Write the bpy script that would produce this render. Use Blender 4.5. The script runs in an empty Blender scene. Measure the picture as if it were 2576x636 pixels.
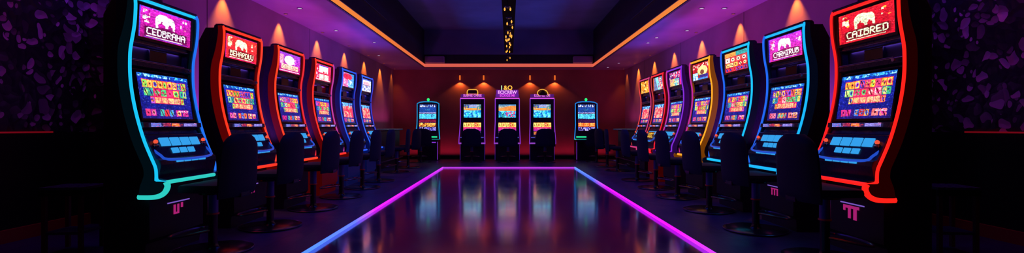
import bpy, bmesh, math, random
import numpy as np
from mathutils import Vector, Matrix

# ------------------------------------------------------------------ camera, world, exposure
sc = bpy.context.scene
C = sc.collection
EYE = 0.89
cam_d = bpy.data.cameras.new('camera'); cam = bpy.data.objects.new('camera', cam_d); C.objects.link(cam)
cam_d.sensor_width = 36; cam_d.sensor_fit = 'HORIZONTAL'; cam_d.lens = 1260 * 36 / 2576
cam_d.shift_x = 8 / 2576; cam_d.clip_start = 0.05
cam.location = (0, 0, EYE); cam.rotation_euler = (math.pi / 2, 0, 0)
sc.camera = cam
w = bpy.data.worlds.new('world'); sc.world = w; w.use_nodes = True
w.node_tree.nodes['Background'].inputs[0].default_value = (0.0, 0.0, 0.0, 1)
sc.view_settings.view_transform = 'Standard'; sc.view_settings.look = 'None'
sc.view_settings.gamma = 1; sc.view_settings.use_curve_mapping = False
sc.view_settings.exposure = 0.0
sc.cycles.use_denoising = True
sc.cycles.max_bounces = 6
sc.cycles.sample_clamp_indirect = 4.0
sc.cycles.blur_glossy = 0.5
sc.cycles.caustics_reflective = False
sc.cycles.caustics_refractive = False

CEIL = 2.45            # soffit height
XL, XR, YB = -3.18, 3.20, 13.8   # side walls, back wall
XN = 3.85              # nearer, wider part of the room
YN = 4.6               # where the room widens

def area(name, loc, rot, sx, sy, col, power, spread=math.pi):
    d = bpy.data.lights.new(name, 'AREA'); d.shape = 'RECTANGLE'; d.size = sx; d.size_y = sy
    d.color = col; d.energy = power; d.spread = spread
    o = bpy.data.objects.new(name, d); o.location = loc; o.rotation_euler = rot; C.objects.link(o)
    return o
R = math.radians
# fill lights added unseen behind each row, washing wall and soffit violet to magenta
for s, nm in ((-1, 'left'), (1, 'right')):
    area('wall_wash_near_' + nm, (s * 2.93, 5.6, 0.75), (math.pi, R(-6) * s, 0), 0.2, 2.0, (0.42, 0.06, 0.85), 22)
    area('wall_wash_mid_' + nm, (s * 2.93, 7.6, 0.75), (math.pi, R(-6) * s, 0), 0.2, 2.0, (0.90, 0.03, 0.36), 15)
    area('wall_wash_far_' + nm, (s * 2.93, 10.0, 0.75), (math.pi, R(-6) * s, 0), 0.2, 2.4, (0.80, 0.035, 0.36), 8)
    area('wall_wash_end_' + nm, (s * 2.9, 12.4, 0.95), (math.pi, R(-6) * s, 0), 0.2, 1.6, (0.8, 0.05, 0.35), 3)
    # fill lights added above the machines, no fixture there, grazing the soffit
    area('soffit_wash_' + nm, (s * 2.55, 6.0, 1.80), (math.pi, 0, 0), 0.06, 3.0, (0.6, 0.05, 0.35), 2)
    area('soffit_wash_blue_' + nm, (s * 2.5, 8.6, 1.80), (math.pi, 0, 0), 0.06, 2.6, (0.10, 0.08, 1.0), 7)
    # fill lights added under the near ceiling, out of view, grazing the patterned wallpaper
    area('paper_wash_' + nm, (s * 3.62, 3.3, 2.42), (0, R(-14) * s, 0), 0.06, 1.3, (0.95, 0.03, 0.22), 2.0)
    area('paper_wash_blue_' + nm, (s * 3.6, 4.25, 2.42), (0, R(-14) * s, 0), 0.06, 0.5, (0.16, 0.05, 1.0), 1.3)
# red fill light added low behind the machines, washing the back wall
area('back_wash', (0, 13.62, 0.12), (math.pi - R(6), 0, 0), 5.6, 0.1, (1.0, 0.05, 0.16), 5.5)
# blue fill lights added: up from the coffer ledge, down from under its roof
for s, nm in ((-1, 'left'), (1, 'right')):
    area('coffer_up_' + nm, (s * 2.12, 9.0, 2.62), (0, R(110) * s, 0), 0.06, 7.5, (0.02, 0.16, 0.9), 10, R(50))
    area('coffer_down_' + nm, (s * 0.5, 7.5, 3.38), (0, 0, 0), 0.5, 6.0, (0.04, 0.07, 1.0), 26, R(125))

# ------------------------------------------------------------------ colours and materials
def lin(c):
    c = np.asarray(c, dtype=float) / 255.0
    return np.where(c <= 0.04045, c / 12.92, ((c + 0.055) / 1.055) ** 2.4)
MATS = {}
def mat(name, rgb, rough=0.5, metal=0.0, emit=None, es=1.0, spec=0.5, coat=0.0):
    if name in MATS: return MATS[name]
    m = bpy.data.materials.new(name); m.use_nodes = True
    b = m.node_tree.nodes['Principled BSDF']
    b.inputs['Base Color'].default_value = (*rgb, 1); b.inputs['Roughness'].default_value = rough
    b.inputs['Metallic'].default_value = metal; b.inputs['Specular IOR Level'].default_value = spec
    b.inputs['Coat Weight'].default_value = coat
    nt = m.node_tree
    n = nt.nodes.new('ShaderNodeTexNoise'); n.inputs['Scale'].default_value = 35
    mp = nt.nodes.new('ShaderNodeMapRange'); mp.inputs[3].default_value = max(rough - 0.05, 0.02); mp.inputs[4].default_value = rough + 0.06
    nt.links.new(n.outputs['Fac'], mp.inputs[0]); nt.links.new(mp.outputs[0], b.inputs['Roughness'])
    if emit is not None:
        b.inputs['Emission Color'].default_value = (*emit, 1); b.inputs['Emission Strength'].default_value = es
    MATS[name] = m
    return m
def glow(name, rgb255, es=1.0, base=0.02):
    c = lin(rgb255); return mat(name, (base, base, base), 0.35, 0, tuple(c), es)
def panel_mat(name, rgb255, es, base255):
    return mat(name, tuple(lin(base255)), 0.32, 0, tuple(lin(rgb255)), es)

m_black = mat('black_lacquer', (0.020, 0.017, 0.060), 0.28)
m_body = mat('black_cabinet', (0.008, 0.006, 0.020), 0.5)
m_trim = mat('dark_chrome', (0.30, 0.26, 0.42), 0.22, 0.9)
m_bezel = mat('bezel_black', (0.006, 0.006, 0.012), 0.18)
m_leather = mat('black_leather', (0.005, 0.009, 0.045), 0.65, spec=0.3)
m_base = mat('black_base', (0.008, 0.008, 0.02), 0.22)
m_pole = mat('steel_pole', (0.10, 0.13, 0.45), 0.35, 0.4)
m_red = glow('red_indicator', (255, 40, 60), 1.2)
m_blue_btn = glow('lit_button', (50, 160, 235), 1.0)
m_lip = glow('lit_lip', (35, 85, 220), 0.8)
m_knob = glow('knob_orange', (255, 90, 60), 0.9)

# screen material: art carried as a colour per cell of the screen mesh
m_screen = bpy.data.materials.new('screen_picture'); m_screen.use_nodes = True
_nt = m_screen.node_tree; _b = _nt.nodes['Principled BSDF']
_a = _nt.nodes.new('ShaderNodeVertexColor'); _a.layer_name = 'art'
_b.inputs['Base Color'].default_value = (0.01, 0.01, 0.01, 1); _b.inputs['Roughness'].default_value = 0.15
_nt.links.new(_a.outputs['Color'], _b.inputs['Emission Color']); _b.inputs['Emission Strength'].default_value = 1.4

# ------------------------------------------------------------------ mesh helpers
class MB:
    def __init__(s): s.bm = bmesh.new()
    def box(s, x0, x1, y0, y1, z0, z1, M=None, bev=0.0):
        r = bmesh.ops.create_cube(s.bm, size=1)
        vs = r['verts']
        for v in vs:
            v.co = Vector(((x0 + x1) / 2 + v.co.x * (x1 - x0), (y0 + y1) / 2 + v.co.y * (y1 - y0), (z0 + z1) / 2 + v.co.z * (z1 - z0)))
        if bev:
            es = list({e for v in vs for e in v.link_edges})
            r2 = bmesh.ops.bevel(s.bm, geom=es, offset=bev, segments=2, affect='EDGES', profile=0.6)
            vs = list({v for f in r2['faces'] for v in f.verts} | {v for v in vs if v.is_valid})
        if M is not None:
            for v in vs: v.co = M @ v.co
        return s
    def prism(s, pts, x0, x1, bev=0.0):
        """pts: (d forward, z) outline; extruded across the width"""
        a = [s.bm.verts.new((x0, -p[0], p[1])) for p in pts]
        b = [s.bm.verts.new((x1, -p[0], p[1])) for p in pts]
        n = len(pts); fs = []
        fs.append(s.bm.faces.new(a)); fs.append(s.bm.faces.new(b[::-1]))
        for i in range(n):
            fs.append(s.bm.faces.new((a[i], b[i], b[(i + 1) % n], a[(i + 1) % n])))
        if bev:
            es = list(fs[0].edges) + list(fs[1].edges)
            bmesh.ops.bevel(s.bm, geom=es, offset=bev, segments=2, affect='EDGES', profile=0.6)
        return s
    def tube(s, pts, r, seg=10, closed=False, cap=True):
        pts = [Vector(p) for p in pts]; n = len(pts); rings = []
        up = None
        for i, p in enumerate(pts):
            if closed: t = (pts[(i + 1) % n] - pts[i - 1]).normalized()
            else: t = (pts[min(i + 1, n - 1)] - pts[max(i - 1, 0)]).normalized()
            if up is None:
                up = Vector((0, 0, 1)) if abs(t.z) < 0.9 else Vector((1, 0, 0))
            u = (up - t * up.dot(t)).normalized(); v = t.cross(u); up = u
            rr = r[i] if isinstance(r, (list, tuple)) else r
            rings.append([s.bm.verts.new(p + (u * math.cos(a) + v * math.sin(a)) * rr) for a in [2 * math.pi * k / seg for k in range(seg)]])
        m = n if closed else n - 1
        for i in range(m):
            A, B = rings[i], rings[(i + 1) % n]
            for k in range(seg):
                s.bm.faces.new((A[k], A[(k + 1) % seg], B[(k + 1) % seg], B[k]))
        if not closed and cap:
            s.bm.faces.new(rings[0][::-1]); s.bm.faces.new(rings[-1])
        return s
    def lathe(s, prof, seg=28, c=(0, 0, 0)):
        rings = []
        for r, z in prof:
            rings.append([s.bm.verts.new((c[0] + max(r, 1e-4) * math.cos(2 * math.pi * k / seg), c[1] + max(r, 1e-4) * math.sin(2 * math.pi * k / seg), c[2] + z)) for k in range(seg)])
        for A, B in zip(rings, rings[1:]):
            for k in range(seg):
                s.bm.faces.new((A[k], A[(k + 1) % seg], B[(k + 1) % seg], B[k]))
        s.bm.faces.new(rings[0][::-1]); s.bm.faces.new(rings[-1])
        return s
    def build(s, name, m, parent=None, smooth=False, bevel=0.0):
        bmesh.ops.recalc_face_normals(s.bm, faces=s.bm.faces)
        me = bpy.data.meshes.new(name); s.bm.to_mesh(me); s.bm.free()
        for x in (m if isinstance(m, (list, tuple)) else [m]): me.materials.append(x)
        if smooth:
            for p in me.polygons: p.use_smooth = True
            me.set_sharp_from_angle(angle=R(35))
        o = bpy.data.objects.new(name, me); C.objects.link(o)
        if parent is not None: o.parent = parent
        if bevel:
            b = o.modifiers.new('bevel', 'BEVEL'); b.width = bevel; b.segments = 3; b.limit_method = 'ANGLE'
        return o
def tag(o, label=None, cat=None, group=None, kind=None):
    if label: o['label'] = label
    if cat: o['category'] = cat
    if group: o['group'] = group
    if kind: o['kind'] = kind
    return o
def thing(name, label, cat, loc=(0, 0, 0), rz=0, group=None):
    o = bpy.data.objects.new(name, None); C.objects.link(o); o.empty_display_size = 0.1
    o.location = loc; o.rotation_euler = (0, 0, rz)
    return tag(o, label, cat, group)
def copy_tree(o, parent=None):
    c = o.copy(); C.objects.link(c); c.parent = parent
    for ch in list(o.children): copy_tree(ch, c)
    return c
def smoothcurve(P, n=5):
    out = []
    for i in range(len(P) - 1):
        p0 = P[max(i - 1, 0)]; p1 = P[i]; p2 = P[i + 1]; p3 = P[min(i + 2, len(P) - 1)]
        for k in range(n):
            t = k / n
            out.append(tuple(0.5 * ((2 * p1[j]) + (-p0[j] + p2[j]) * t + (2 * p0[j] - 5 * p1[j] + 4 * p2[j] - p3[j]) * t * t + (-p0[j] + 3 * p1[j] - 3 * p2[j] + p3[j]) * t ** 3) for j in range(len(p1))))
    out.append(tuple(P[-1]))
    return out

# ------------------------------------------------------------------ procedural wall / floor / ceiling materials
def base_nodes(name):
    m = bpy.data.materials.new(name); m.use_nodes = True
    nt = m.node_tree; return m, nt, nt.nodes['Principled BSDF'], nt.nodes.new('ShaderNodeTexCoord')
def plaster(name, rgb, rough=0.7, groove=None, spec=0.3):
    m, nt, b, tc = base_nodes(name)
    n = nt.nodes.new('ShaderNodeTexNoise'); n.inputs['Scale'].default_value = 1.3; n.inputs['Detail'].default_value = 6
    nt.links.new(tc.outputs['Object'], n.inputs['Vector'])
    cr = nt.nodes.new('ShaderNodeValToRGB')
    cr.color_ramp.elements[0].position = 0.3; cr.color_ramp.elements[0].color = (*[c * 0.8 for c in rgb], 1)
    cr.color_ramp.elements[1].position = 0.7; cr.color_ramp.elements[1].color = (*[min(c * 1.15, 1) for c in rgb], 1)
    nt.links.new(n.outputs['Fac'], cr.inputs[0]); last = cr.outputs[0]
    if groove:
        per, off = groove
        sp = nt.nodes.new('ShaderNodeSeparateXYZ'); nt.links.new(tc.outputs['Object'], sp.inputs[0])
        a = nt.nodes.new('ShaderNodeMath'); a.operation = 'SUBTRACT'; nt.links.new(sp.outputs['Y'], a.inputs[0]); a.inputs[1].default_value = off
        p = nt.nodes.new('ShaderNodeMath'); p.operation = 'PINGPONG'; nt.links.new(a.outputs[0], p.inputs[0]); p.inputs[1].default_value = per / 2
        l = nt.nodes.new('ShaderNodeMath'); l.operation = 'LESS_THAN'; nt.links.new(p.outputs[0], l.inputs[0]); l.inputs[1].default_value = 0.008
        mx = nt.nodes.new('ShaderNodeMixRGB'); nt.links.new(l.outputs[0], mx.inputs[0]); nt.links.new(last, mx.inputs[1]); mx.inputs[2].default_value = (*[c * 0.2 for c in rgb], 1)
        last = mx.outputs[0]
    nt.links.new(last, b.inputs['Base Color'])
    b.inputs['Roughness'].default_value = rough; b.inputs['Specular IOR Level'].default_value = spec
    n2 = nt.nodes.new('ShaderNodeTexNoise'); n2.inputs['Scale'].default_value = 60
    nt.links.new(tc.outputs['Object'], n2.inputs['Vector'])
    bp = nt.nodes.new('ShaderNodeBump'); bp.inputs['Strength'].default_value = 0.08; bp.inputs['Distance'].default_value = 0.01
    nt.links.new(n2.outputs['Fac'], bp.inputs['Height']); nt.links.new(bp.outputs[0], b.inputs['Normal'])
    return m
m_wall_l = plaster('mauve_wall_left', (0.45, 0.26, 0.36), groove=(2.72, 5.28))
m_wall_r = plaster('mauve_wall_right', (0.45, 0.26, 0.36), groove=(2.5, 6.82))
m_wall_b = plaster('maroon_wall', (0.42, 0.13, 0.14))
m_ceil = plaster('violet_soffit', (0.40, 0.32, 0.50), 0.45, spec=0.5)
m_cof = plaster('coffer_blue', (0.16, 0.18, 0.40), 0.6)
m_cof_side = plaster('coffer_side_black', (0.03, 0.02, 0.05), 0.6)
m_wains = plaster('black_wainscot', (0.010, 0.008, 0.014), 0.45)

def wallpaper():
    """black ground scattered with curled violet petals of random tone, some missing"""
    m, nt, b, tc = base_nodes('petal_wallpaper')
    ns = nt.nodes.new('ShaderNodeTexNoise'); ns.inputs['Scale'].default_value = 6.0; ns.inputs['Detail'].default_value = 1.0
    nt.links.new(tc.outputs['Object'], ns.inputs['Vector'])
    mx = nt.nodes.new('ShaderNodeVectorMath'); mx.operation = 'MULTIPLY_ADD'
    nt.links.new(ns.outputs['Color'], mx.inputs[0]); mx.inputs[1].default_value = (0.16, 0.16, 0.16); nt.links.new(tc.outputs['Object'], mx.inputs[2])
    def vor(scale, feat='F1'):
        v = nt.nodes.new('ShaderNodeTexVoronoi'); v.inputs['Scale'].default_value = scale; v.feature = feat
        nt.links.new(mx.outputs[0], v.inputs['Vector']); return v
    def math_(op, a, bb):
        n = nt.nodes.new('ShaderNodeMath'); n.operation = op
        for k, x in enumerate((a, bb)):
            if isinstance(x, (int, float)): n.inputs[k].default_value = x
            else: nt.links.new(x, n.inputs[k])
        return n.outputs[0]
    v = vor(13.0); sp = nt.nodes.new('ShaderNodeSeparateColor'); nt.links.new(v.outputs['Color'], sp.inputs[0])
    lim = math_('MULTIPLY_ADD', sp.outputs[1], 0.55); lim.node.inputs[2].default_value = 0.22
    inside = math_('LESS_THAN', v.outputs['Distance'], lim)
    keep = math_('GREATER_THAN', sp.outputs[0], 0.22)
    tone = math_('MULTIPLY', math_('MULTIPLY', inside, keep), math_('POWER', sp.outputs[2], 1.6))
    cr = nt.nodes.new('ShaderNodeMixRGB'); nt.links.new(tone, cr.inputs[0]); cr.inputs[1].default_value = (0.012, 0.008, 0.02, 1); cr.inputs[2].default_value = (0.75, 0.40, 0.75, 1)
    nt.links.new(cr.outputs[0], b.inputs['Base Color'])
    bp = nt.nodes.new('ShaderNodeBump'); bp.inputs['Strength'].default_value = 0.5; bp.inputs['Distance'].default_value = 0.03
    nt.links.new(v.outputs['Distance'], bp.inputs['Height']); nt.links.new(bp.outputs[0], b.inputs['Normal'])
    b.inputs['Roughness'].default_value = 0.45
    return m
m_paper = wallpaper()

def floor_mat(name, rgb, r0, r1, bump=0.05, tile=0.6, spec=0.5):
    m, nt, b, tc = base_nodes(name)
    br = nt.nodes.new('ShaderNodeTexBrick'); br.offset = 0.0; br.inputs['Scale'].default_value = 1.0
    br.inputs['Brick Width'].default_value = tile; br.inputs['Row Height'].default_value = tile
    br.inputs['Mortar Size'].default_value = 0.003
    br.inputs['Color1'].default_value = (*rgb, 1); br.inputs['Color2'].default_value = (*[c * 1.3 for c in rgb], 1)
    br.inputs['Mortar'].default_value = (*[c * 0.3 for c in rgb], 1)
    nt.links.new(tc.outputs['Object'], br.inputs['Vector'])
    n = nt.nodes.new('ShaderNodeTexNoise'); n.inputs['Scale'].default_value = 2.2; n.inputs['Detail'].default_value = 8; n.inputs['Roughness'].default_value = 0.65
    nt.links.new(tc.outputs['Object'], n.inputs['Vector'])
    mp = nt.nodes.new('ShaderNodeMapRange'); mp.inputs[1].default_value = 0.3; mp.inputs[2].default_value = 0.7; mp.inputs[3].default_value = r0; mp.inputs[4].default_value = r1
    nt.links.new(n.outputs['Fac'], mp.inputs[0]); nt.links.new(mp.outputs[0], b.inputs['Roughness'])
    nt.links.new(br.outputs['Color'], b.inputs['Base Color'])
    n2 = nt.nodes.new('ShaderNodeTexNoise'); n2.inputs['Scale'].default_value = 5; n2.inputs['Detail'].default_value = 10; n2.inputs['Roughness'].default_value = 0.7
    nt.links.new(tc.outputs['Object'], n2.inputs['Vector'])
    bp = nt.nodes.new('ShaderNodeBump'); bp.inputs['Strength'].default_value = bump; bp.inputs['Distance'].default_value = 0.02
    nt.links.new(n2.outputs['Fac'], bp.inputs['Height']); nt.links.new(bp.outputs[0], b.inputs['Normal'])
    b.inputs['Specular IOR Level'].default_value = spec
    return m
m_floor_in = floor_mat('polished_dark_tile', (0.055, 0.028, 0.12), 0.09, 0.20, 0.03, spec=1.0); m_floor_in.node_tree.nodes['Principled BSDF'].inputs['Specular Tint'].default_value = (0.85, 0.66, 1.0, 1); m_floor_in.node_tree.nodes['Principled BSDF'].inputs['IOR'].default_value = 2.1; m_floor_in.node_tree.nodes['Principled BSDF'].inputs['Coat Weight'].default_value = 0.7; m_floor_in.node_tree.nodes['Principled BSDF'].inputs['Coat Roughness'].default_value = 0.10; m_floor_in.node_tree.nodes['Principled BSDF'].inputs['Coat IOR'].default_value = 1.8; m_floor_in.node_tree.nodes['Principled BSDF'].inputs['Coat Tint'].default_value = (0.9, 0.8, 1.0, 1)
m_floor_out = floor_mat('dark_outer_floor', (0.030, 0.030, 0.11), 0.28, 0.5, 0.08)
m_curb = plaster('curb_navy', (0.06, 0.045, 0.14), 0.4)

# ------------------------------------------------------------------ room shell
def struct(name, mb, m, **k): return tag(mb.build(name, m, **k), kind='structure')
IX, IY = 1.42, 10.76          # sunken rectangle inside the LED curb
mb = MB()
def quad(mb, pts, mi=0):
    f = mb.bm.faces.new([mb.bm.verts.new(p) for p in pts]); f.material_index = mi
def slab(mb, x0, x1, y0, y1, z0, z1, mi=0):
    n = len(mb.bm.faces); mb.box(x0, x1, y0, y1, z0, z1)
    mb.bm.faces.ensure_lookup_table()
    for f in mb.bm.faces[n:]: f.material_index = mi
slab(mb, -IX, IX, -3, IY, -0.1, 0, 0)
slab(mb, -XN - 0.1, -IX, -3, YB + 0.1, -0.1, 0, 1); slab(mb, IX, XN + 0.1, -3, YB + 0.1, -0.1, 0, 1)
slab(mb, -IX, IX, IY, YB + 0.1, -0.1, 0, 1)
struct('floor', mb, [m_floor_in, m_floor_out])
# side walls: plain length beside the rows, patterned wallpaper over a black wainscot nearer the camera
for s, nm, X, mw in ((-1, 'left', XL, m_wall_l), (1, 'right', XR, m_wall_r)):
    mb = MB(); a, b = sorted((X, s * (XN + 0.1)))
    slab(mb, a, b, YN, YB + 0.1, 0.0, 2.6, 0)
    a, b = sorted((s * XN, s * (XN + 0.1)))
    slab(mb, a, b, -3, YN, 0.84, 2.6, 1); slab(mb, a, b, -3, YN, 0.0, 0.84, 2)
    a, b = sorted((X, s * XN)); slab(mb, a, b, YN - 0.012, YN, 0.84, 2.6, 1); slab(mb, a, b, YN - 0.012, YN, 0.0, 0.84, 2)
    struct('wall_' + nm, mb, [mw, m_paper, m_wains])
mb = MB(); slab(mb, XL, XR, YB, YB + 0.1, 0, 2.6); struct('wall_back', mb, m_wall_b)
mb = MB(); slab(mb, -XN - 0.1, XN + 0.1, -3.1, -3, 0, 3.6); struct('wall_front', mb, m_wains)
# soffit ring around the coffer
CX, CY0, CY1, CH = 2.2, -2.0, 13.15, 3.42
mb = MB()
slab(mb, -XN, -CX - 0.02, -3, YB, CEIL, CEIL + 0.1); slab(mb, CX + 0.02, XN, -3, YB, CEIL, CEIL + 0.1)
slab(mb, -CX - 0.02, CX + 0.02, CY1 + 0.02, YB, CEIL, CEIL + 0.1); slab(mb, -CX - 0.02, CX + 0.02, -3, CY0, CEIL, CEIL + 0.1)
struct('ceiling', mb, m_ceil)
mb = MB()
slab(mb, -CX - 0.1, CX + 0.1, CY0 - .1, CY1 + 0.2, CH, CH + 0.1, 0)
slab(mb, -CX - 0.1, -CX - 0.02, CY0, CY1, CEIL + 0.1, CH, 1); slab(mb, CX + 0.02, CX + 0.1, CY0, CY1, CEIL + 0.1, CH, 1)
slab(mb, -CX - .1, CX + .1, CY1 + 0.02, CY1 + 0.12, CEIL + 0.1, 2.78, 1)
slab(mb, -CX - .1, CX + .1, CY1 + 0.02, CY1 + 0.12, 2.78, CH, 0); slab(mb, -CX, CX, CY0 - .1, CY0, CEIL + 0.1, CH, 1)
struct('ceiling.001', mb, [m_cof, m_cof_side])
# thin dark lip under the cove and a thin line higher on the coffer sides
mb = MB()
for s in (-1, 1):
    a, b = sorted((s * CX, s * (CX + 0.03))); mb.box(a, b, CY0, CY1 + .03, CEIL - 0.015, CEIL)
mb.box(-CX, CX, CY1, CY1 + 0.03, CEIL - 0.015, CEIL)
struct('trim_1', mb, mat('lip_dark', (0.05, 0.03, 0.08), 0.4))
mb = MB()
for s in (-1, 1):
    a, b = sorted((s * (CX - 0.015), s * (CX + 0.03))); mb.box(a, b, CY0, 9.0, 2.80, 2.808)
struct('trim_2', mb, m_trim)
# curb
mb = MB()
for s in (-1, 1):
    a, b = sorted((s * IX, s * (IX + 0.18))); mb.box(a, b, -2.5, IY + 0.18, 0, 0.028)
mb.box(-IX, IX, IY, IY + 0.18, 0, 0.028)
struct('trim_3', mb, m_curb)
# near-wall baseboards and chair rail, red light put into the rail's glow
m_bb = mat('oxblood_board', (0.5, 0.02, 0.04), 0.4)
for s, nm in ((-1, 'left'), (1, 'right')):
    mb = MB(); a, b = sorted((s * XN, s * (XN - 0.02))); mb.box(a, b, -3, YN, 0, 0.10)
    struct('baseboard_' + nm, mb, m_bb)
    mb = MB(); a, b = sorted((s * XN, s * (XN - 0.03))); mb.box(a, b, -3, YN - .4, 0.838, 0.85)
    struct('trim_4' if s < 0 else 'trim_5', mb, mat('rail_red_glow', (0.5, 0.05, 0.06), 0.3, 0, tuple(lin((140, 10, 20))), 0.5))
mb = MB(); mb.box(XL, XR, YB - 0.02, YB, 0, 0.09); struct('baseboard_back', mb, m_wains)

# cove light: glowing band on the inner lip of the soffit
def ramp_glow(name, axis, stops, es):
    m, nt, b, tc = base_nodes(name)
    sp = nt.nodes.new('ShaderNodeSeparateXYZ'); nt.links.new(tc.outputs['Object'], sp.inputs[0])
    mp = nt.nodes.new('ShaderNodeMapRange'); mp.inputs[1].default_value = stops[0][0]; mp.inputs[2].default_value = stops[-1][0]
    nt.links.new(sp.outputs[axis], mp.inputs[0])
    cr = nt.nodes.new('ShaderNodeValToRGB'); e = cr.color_ramp.elements
    L0, L1 = stops[0][0], stops[-1][0]
    for i, (p, c) in enumerate(stops):
        q = (p - L0) / (L1 - L0)
        el = e[i] if i < 1 else (e.new(q) if i < len(stops) - 1 else e[-1])
        el.position = q; el.color = (*lin(c), 1)
    nt.links.new(mp.outputs[0], cr.inputs[0]); nt.links.new(cr.outputs[0], b.inputs['Emission Color'])
    b.inputs['Emission Strength'].default_value = es; b.inputs['Base Color'].default_value = (0.02, 0.02, 0.02, 1)
    return m
m_cove = ramp_glow('cove_amber', 'Y', [(4.0, (255, 150, 60)), (9.0, (250, 130, 55)), (13.0, (235, 100, 70)), (13.4, (205, 90, 95))], .92)
mb = MB()
for s in (-1, 1):
    a, b = sorted((s * CX, s * (CX + 0.018))); mb.box(a, b, CY0, CY1, CEIL + 0.005, CEIL + 0.075)
mb.box(-CX, CX, CY1, CY1 + 0.018, CEIL + 0.0, CEIL + 0.085)
tag(mb.build('cove_light', m_cove), 'amber light band running around the inner edge of the dropped ceiling', 'light strip')

# LED around the floor rectangle, colour fading along its run
t = thing('floor_light_strip', 'violet, magenta and blue light strip edging the polished floor rectangle', 'light strip', (0, 0, 0))
gl = ramp_glow('floor_led_left', 'Y', [(3.3, (70, 130, 255)), (4.6, (90, 110, 255)), (5.3, (215, 30, 245)), (8.5, (200, 20, 235)), (10.8, (190, 60, 235))], 1.5)
gr = ramp_glow('floor_led_right', 'Y', [(3.3, (190, 60, 255)), (4.2, (215, 20, 250)), (7.2, (210, 20, 240)), (8.4, (80, 110, 255)), (10.8, (90, 140, 255))], 1.5)
gb = glow('floor_led_back', (190, 60, 225), 1.3)
for s, m in ((-1, gl), (1, gr)):
    mb = MB(); a, b = sorted((s * IX, s * (IX - 0.012))); mb.box(a, b, -2.5, IY, 0.004, 0.026)
    mb.build('light_bar', m, t)
mb = MB(); mb.box(-IX, IX, IY - 0.012, IY, 0.004, 0.022); mb.build('light_bar', gb, t)

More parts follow.
